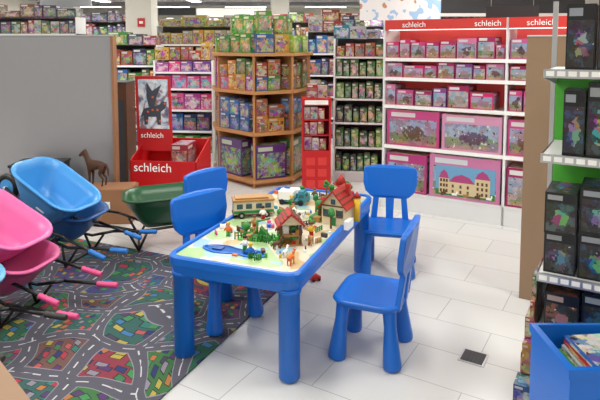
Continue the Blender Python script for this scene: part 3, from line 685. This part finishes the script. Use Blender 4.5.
for t in (0,.86): m.obox(o1+d1*t-n1*.4,d1*.04,n1*.37,(0,0,.44),M_mdf)
m.obj('wooden_bench')
# ---------------------------------------------------------------- background store
def far_unit(x,y,L,H,pal,n=5,D=.4,col=M_metalw,e=(1,0),nm='store_shelf',top=0):
    lv=[.12+(H-.12)*k/n for k in range(n)]
    shelf_unit(nm,(x,y),e,L,D,H,lv,col,M_dgrey,col)
    m=MB(); st=(H-.12)/n
    for z in lv: fill(m,(x+.03,y),e,L-.06,z,.3,(.08,.2),(st*.6,st*.85),pal)
    if top: fill(m,(x+.03,y+.03),e,L-.06,H+.001,.3,(.12,.4),(top*.4,top),pal)
    m.obj('shelf_merchandise')
far_unit(-7.2,9.0,3.6,2.0,P_far,7,top=.25)
far_unit(-8.0,13.0,4.5,2.1,P_far,6,top=.3)
far_unit(-2.75,7.8,.75,1.55,P_far+P_mixw,5,top=.2)
far_unit(-2.3,8.9,1.4,1.85,C(('#b89a28','#903428'),('#b88028','#3a5c28'),('#a89a38','#6a2c28'),('#989070','#50382c')),6,top=.2)
far_unit(-3.4,12.5,2.6,1.9,P_far,6,top=.3)
far_unit(-.6,11.0,1.9,2.0,P_far+P_mixw,6,top=.3)
far_unit(.1,8.4,.9,1.75,P_far+P_blue,5,top=.25)
far_unit(1.6,9.5,2.8,2.0,C(('#22242c','#70747a'),('#302a2e','#80746e'),('#404248','#a0a0a0')),6,top=.15)
far_unit(-1.0,16.5,4.5,2.1,P_far,6,top=.35)
far_unit(-7.0,17.5,5.0,2.1,P_far,6,top=.35)
M_colw=mat('column_paint','#d8d5cd',.7,var=.02)
for i,(x,y,w) in enumerate(((-2.66,9.4,.42),(-.5,14,.45),(2.3,13,.45),(-6,14.5,.45))):
    m=MB(); m.bx(x,y,0,w,w,HC,M_colw); m.bx(x,y,0,w+.04,w+.04,.12,M_grey)
    if i==0: m.bx(x+.05,y-w/2-.01,1.85,.12,.01,.14,M_red); m.bx(x+.05,y-w/2-.016,1.9,.06,.005,.04,M_white)
    m.obj('column')
def hang(x,y,z,w,h,mt,rz=0,nm='hanging_sign'):
    m=MB(); m.bx(x,y,z,w,.03,h,mt,rz)
    for s in (-1,1): m.cyl((x+s*w*.4*math.cos(rz),y+s*w*.4*math.sin(rz),z+h),(x+s*w*.4*math.cos(rz),y+s*w*.4*math.sin(rz),HC),.004,.004,M_steel,6)
    return m.obj(nm)
def sign_mat():
    mm=bpy.data.materials.new('sign_print'); mm.use_nodes=True; nt=mm.node_tree; b=nt.nodes['Principled BSDF']
    tc=N(nt,'ShaderNodeTexCoord'); no=N(nt,'ShaderNodeTexNoise'); no.inputs['Scale'].default_value=6; nt.links.new(tc.outputs['Object'],no.inputs['Vector'])
    c=mix(nt,math_node(nt,'GREATER_THAN',no.outputs['Fac'],.56),S('#d8dadc'),S('#8fb4d6')); c=mix(nt,math_node(nt,'LESS_THAN',no.outputs['Fac'],.36),c,S('#b0846a'))
    nt.links.new(c,b.inputs['Base Color']); return mm
hang(1.25,7.0,1.86,1.0,.28,sign_mat(),-.1)
hang(2.35,6.2,1.84,.55,.14,M_black,-.3)
hang(-4.6,11,2.3,1.0,.14,M_grey); hang(-1.6,13,2.2,1.6,.2,M_white); hang(-3.3,15,2.35,1.0,.2,M_dgrey)
m=MB(); m.bx(2.9,8.9,2.05,3.2,.12,.45,M_dgrey); m.bx(2.9,8.83,2.0,3.2,.03,.05,M_white)
for s in (-1.5,1.5): m.bx(2.9+s,8.9,2.5,.05,.05,HC-2.5,M_dgrey)
m.obj('hanging_bulkhead')
# ---------------------------------------------------------------- world, camera
wd=bpy.data.worlds.new('World'); bpy.context.scene.world=wd; wd.use_nodes=True
wd.node_tree.nodes['Background'].inputs[0].default_value=(1,1,1,1); wd.node_tree.nodes['Background'].inputs[1].default_value=.6
cam=bpy.data.cameras.new('camera'); co=bpy.data.objects.new('camera',cam); bpy.context.scene.collection.objects.link(co)
cam.sensor_width=36; cam.lens=555/600*36; cam.shift_y=-(200-88.7)/600
co.location=(0,0,1.55); co.rotation_euler=(math.radians(90-4.5),0,0); cam.clip_start=.05
bpy.context.scene.camera=co
bpy.context.scene.view_settings.view_transform='Standard'
bpy.context.scene.view_settings.exposure=0
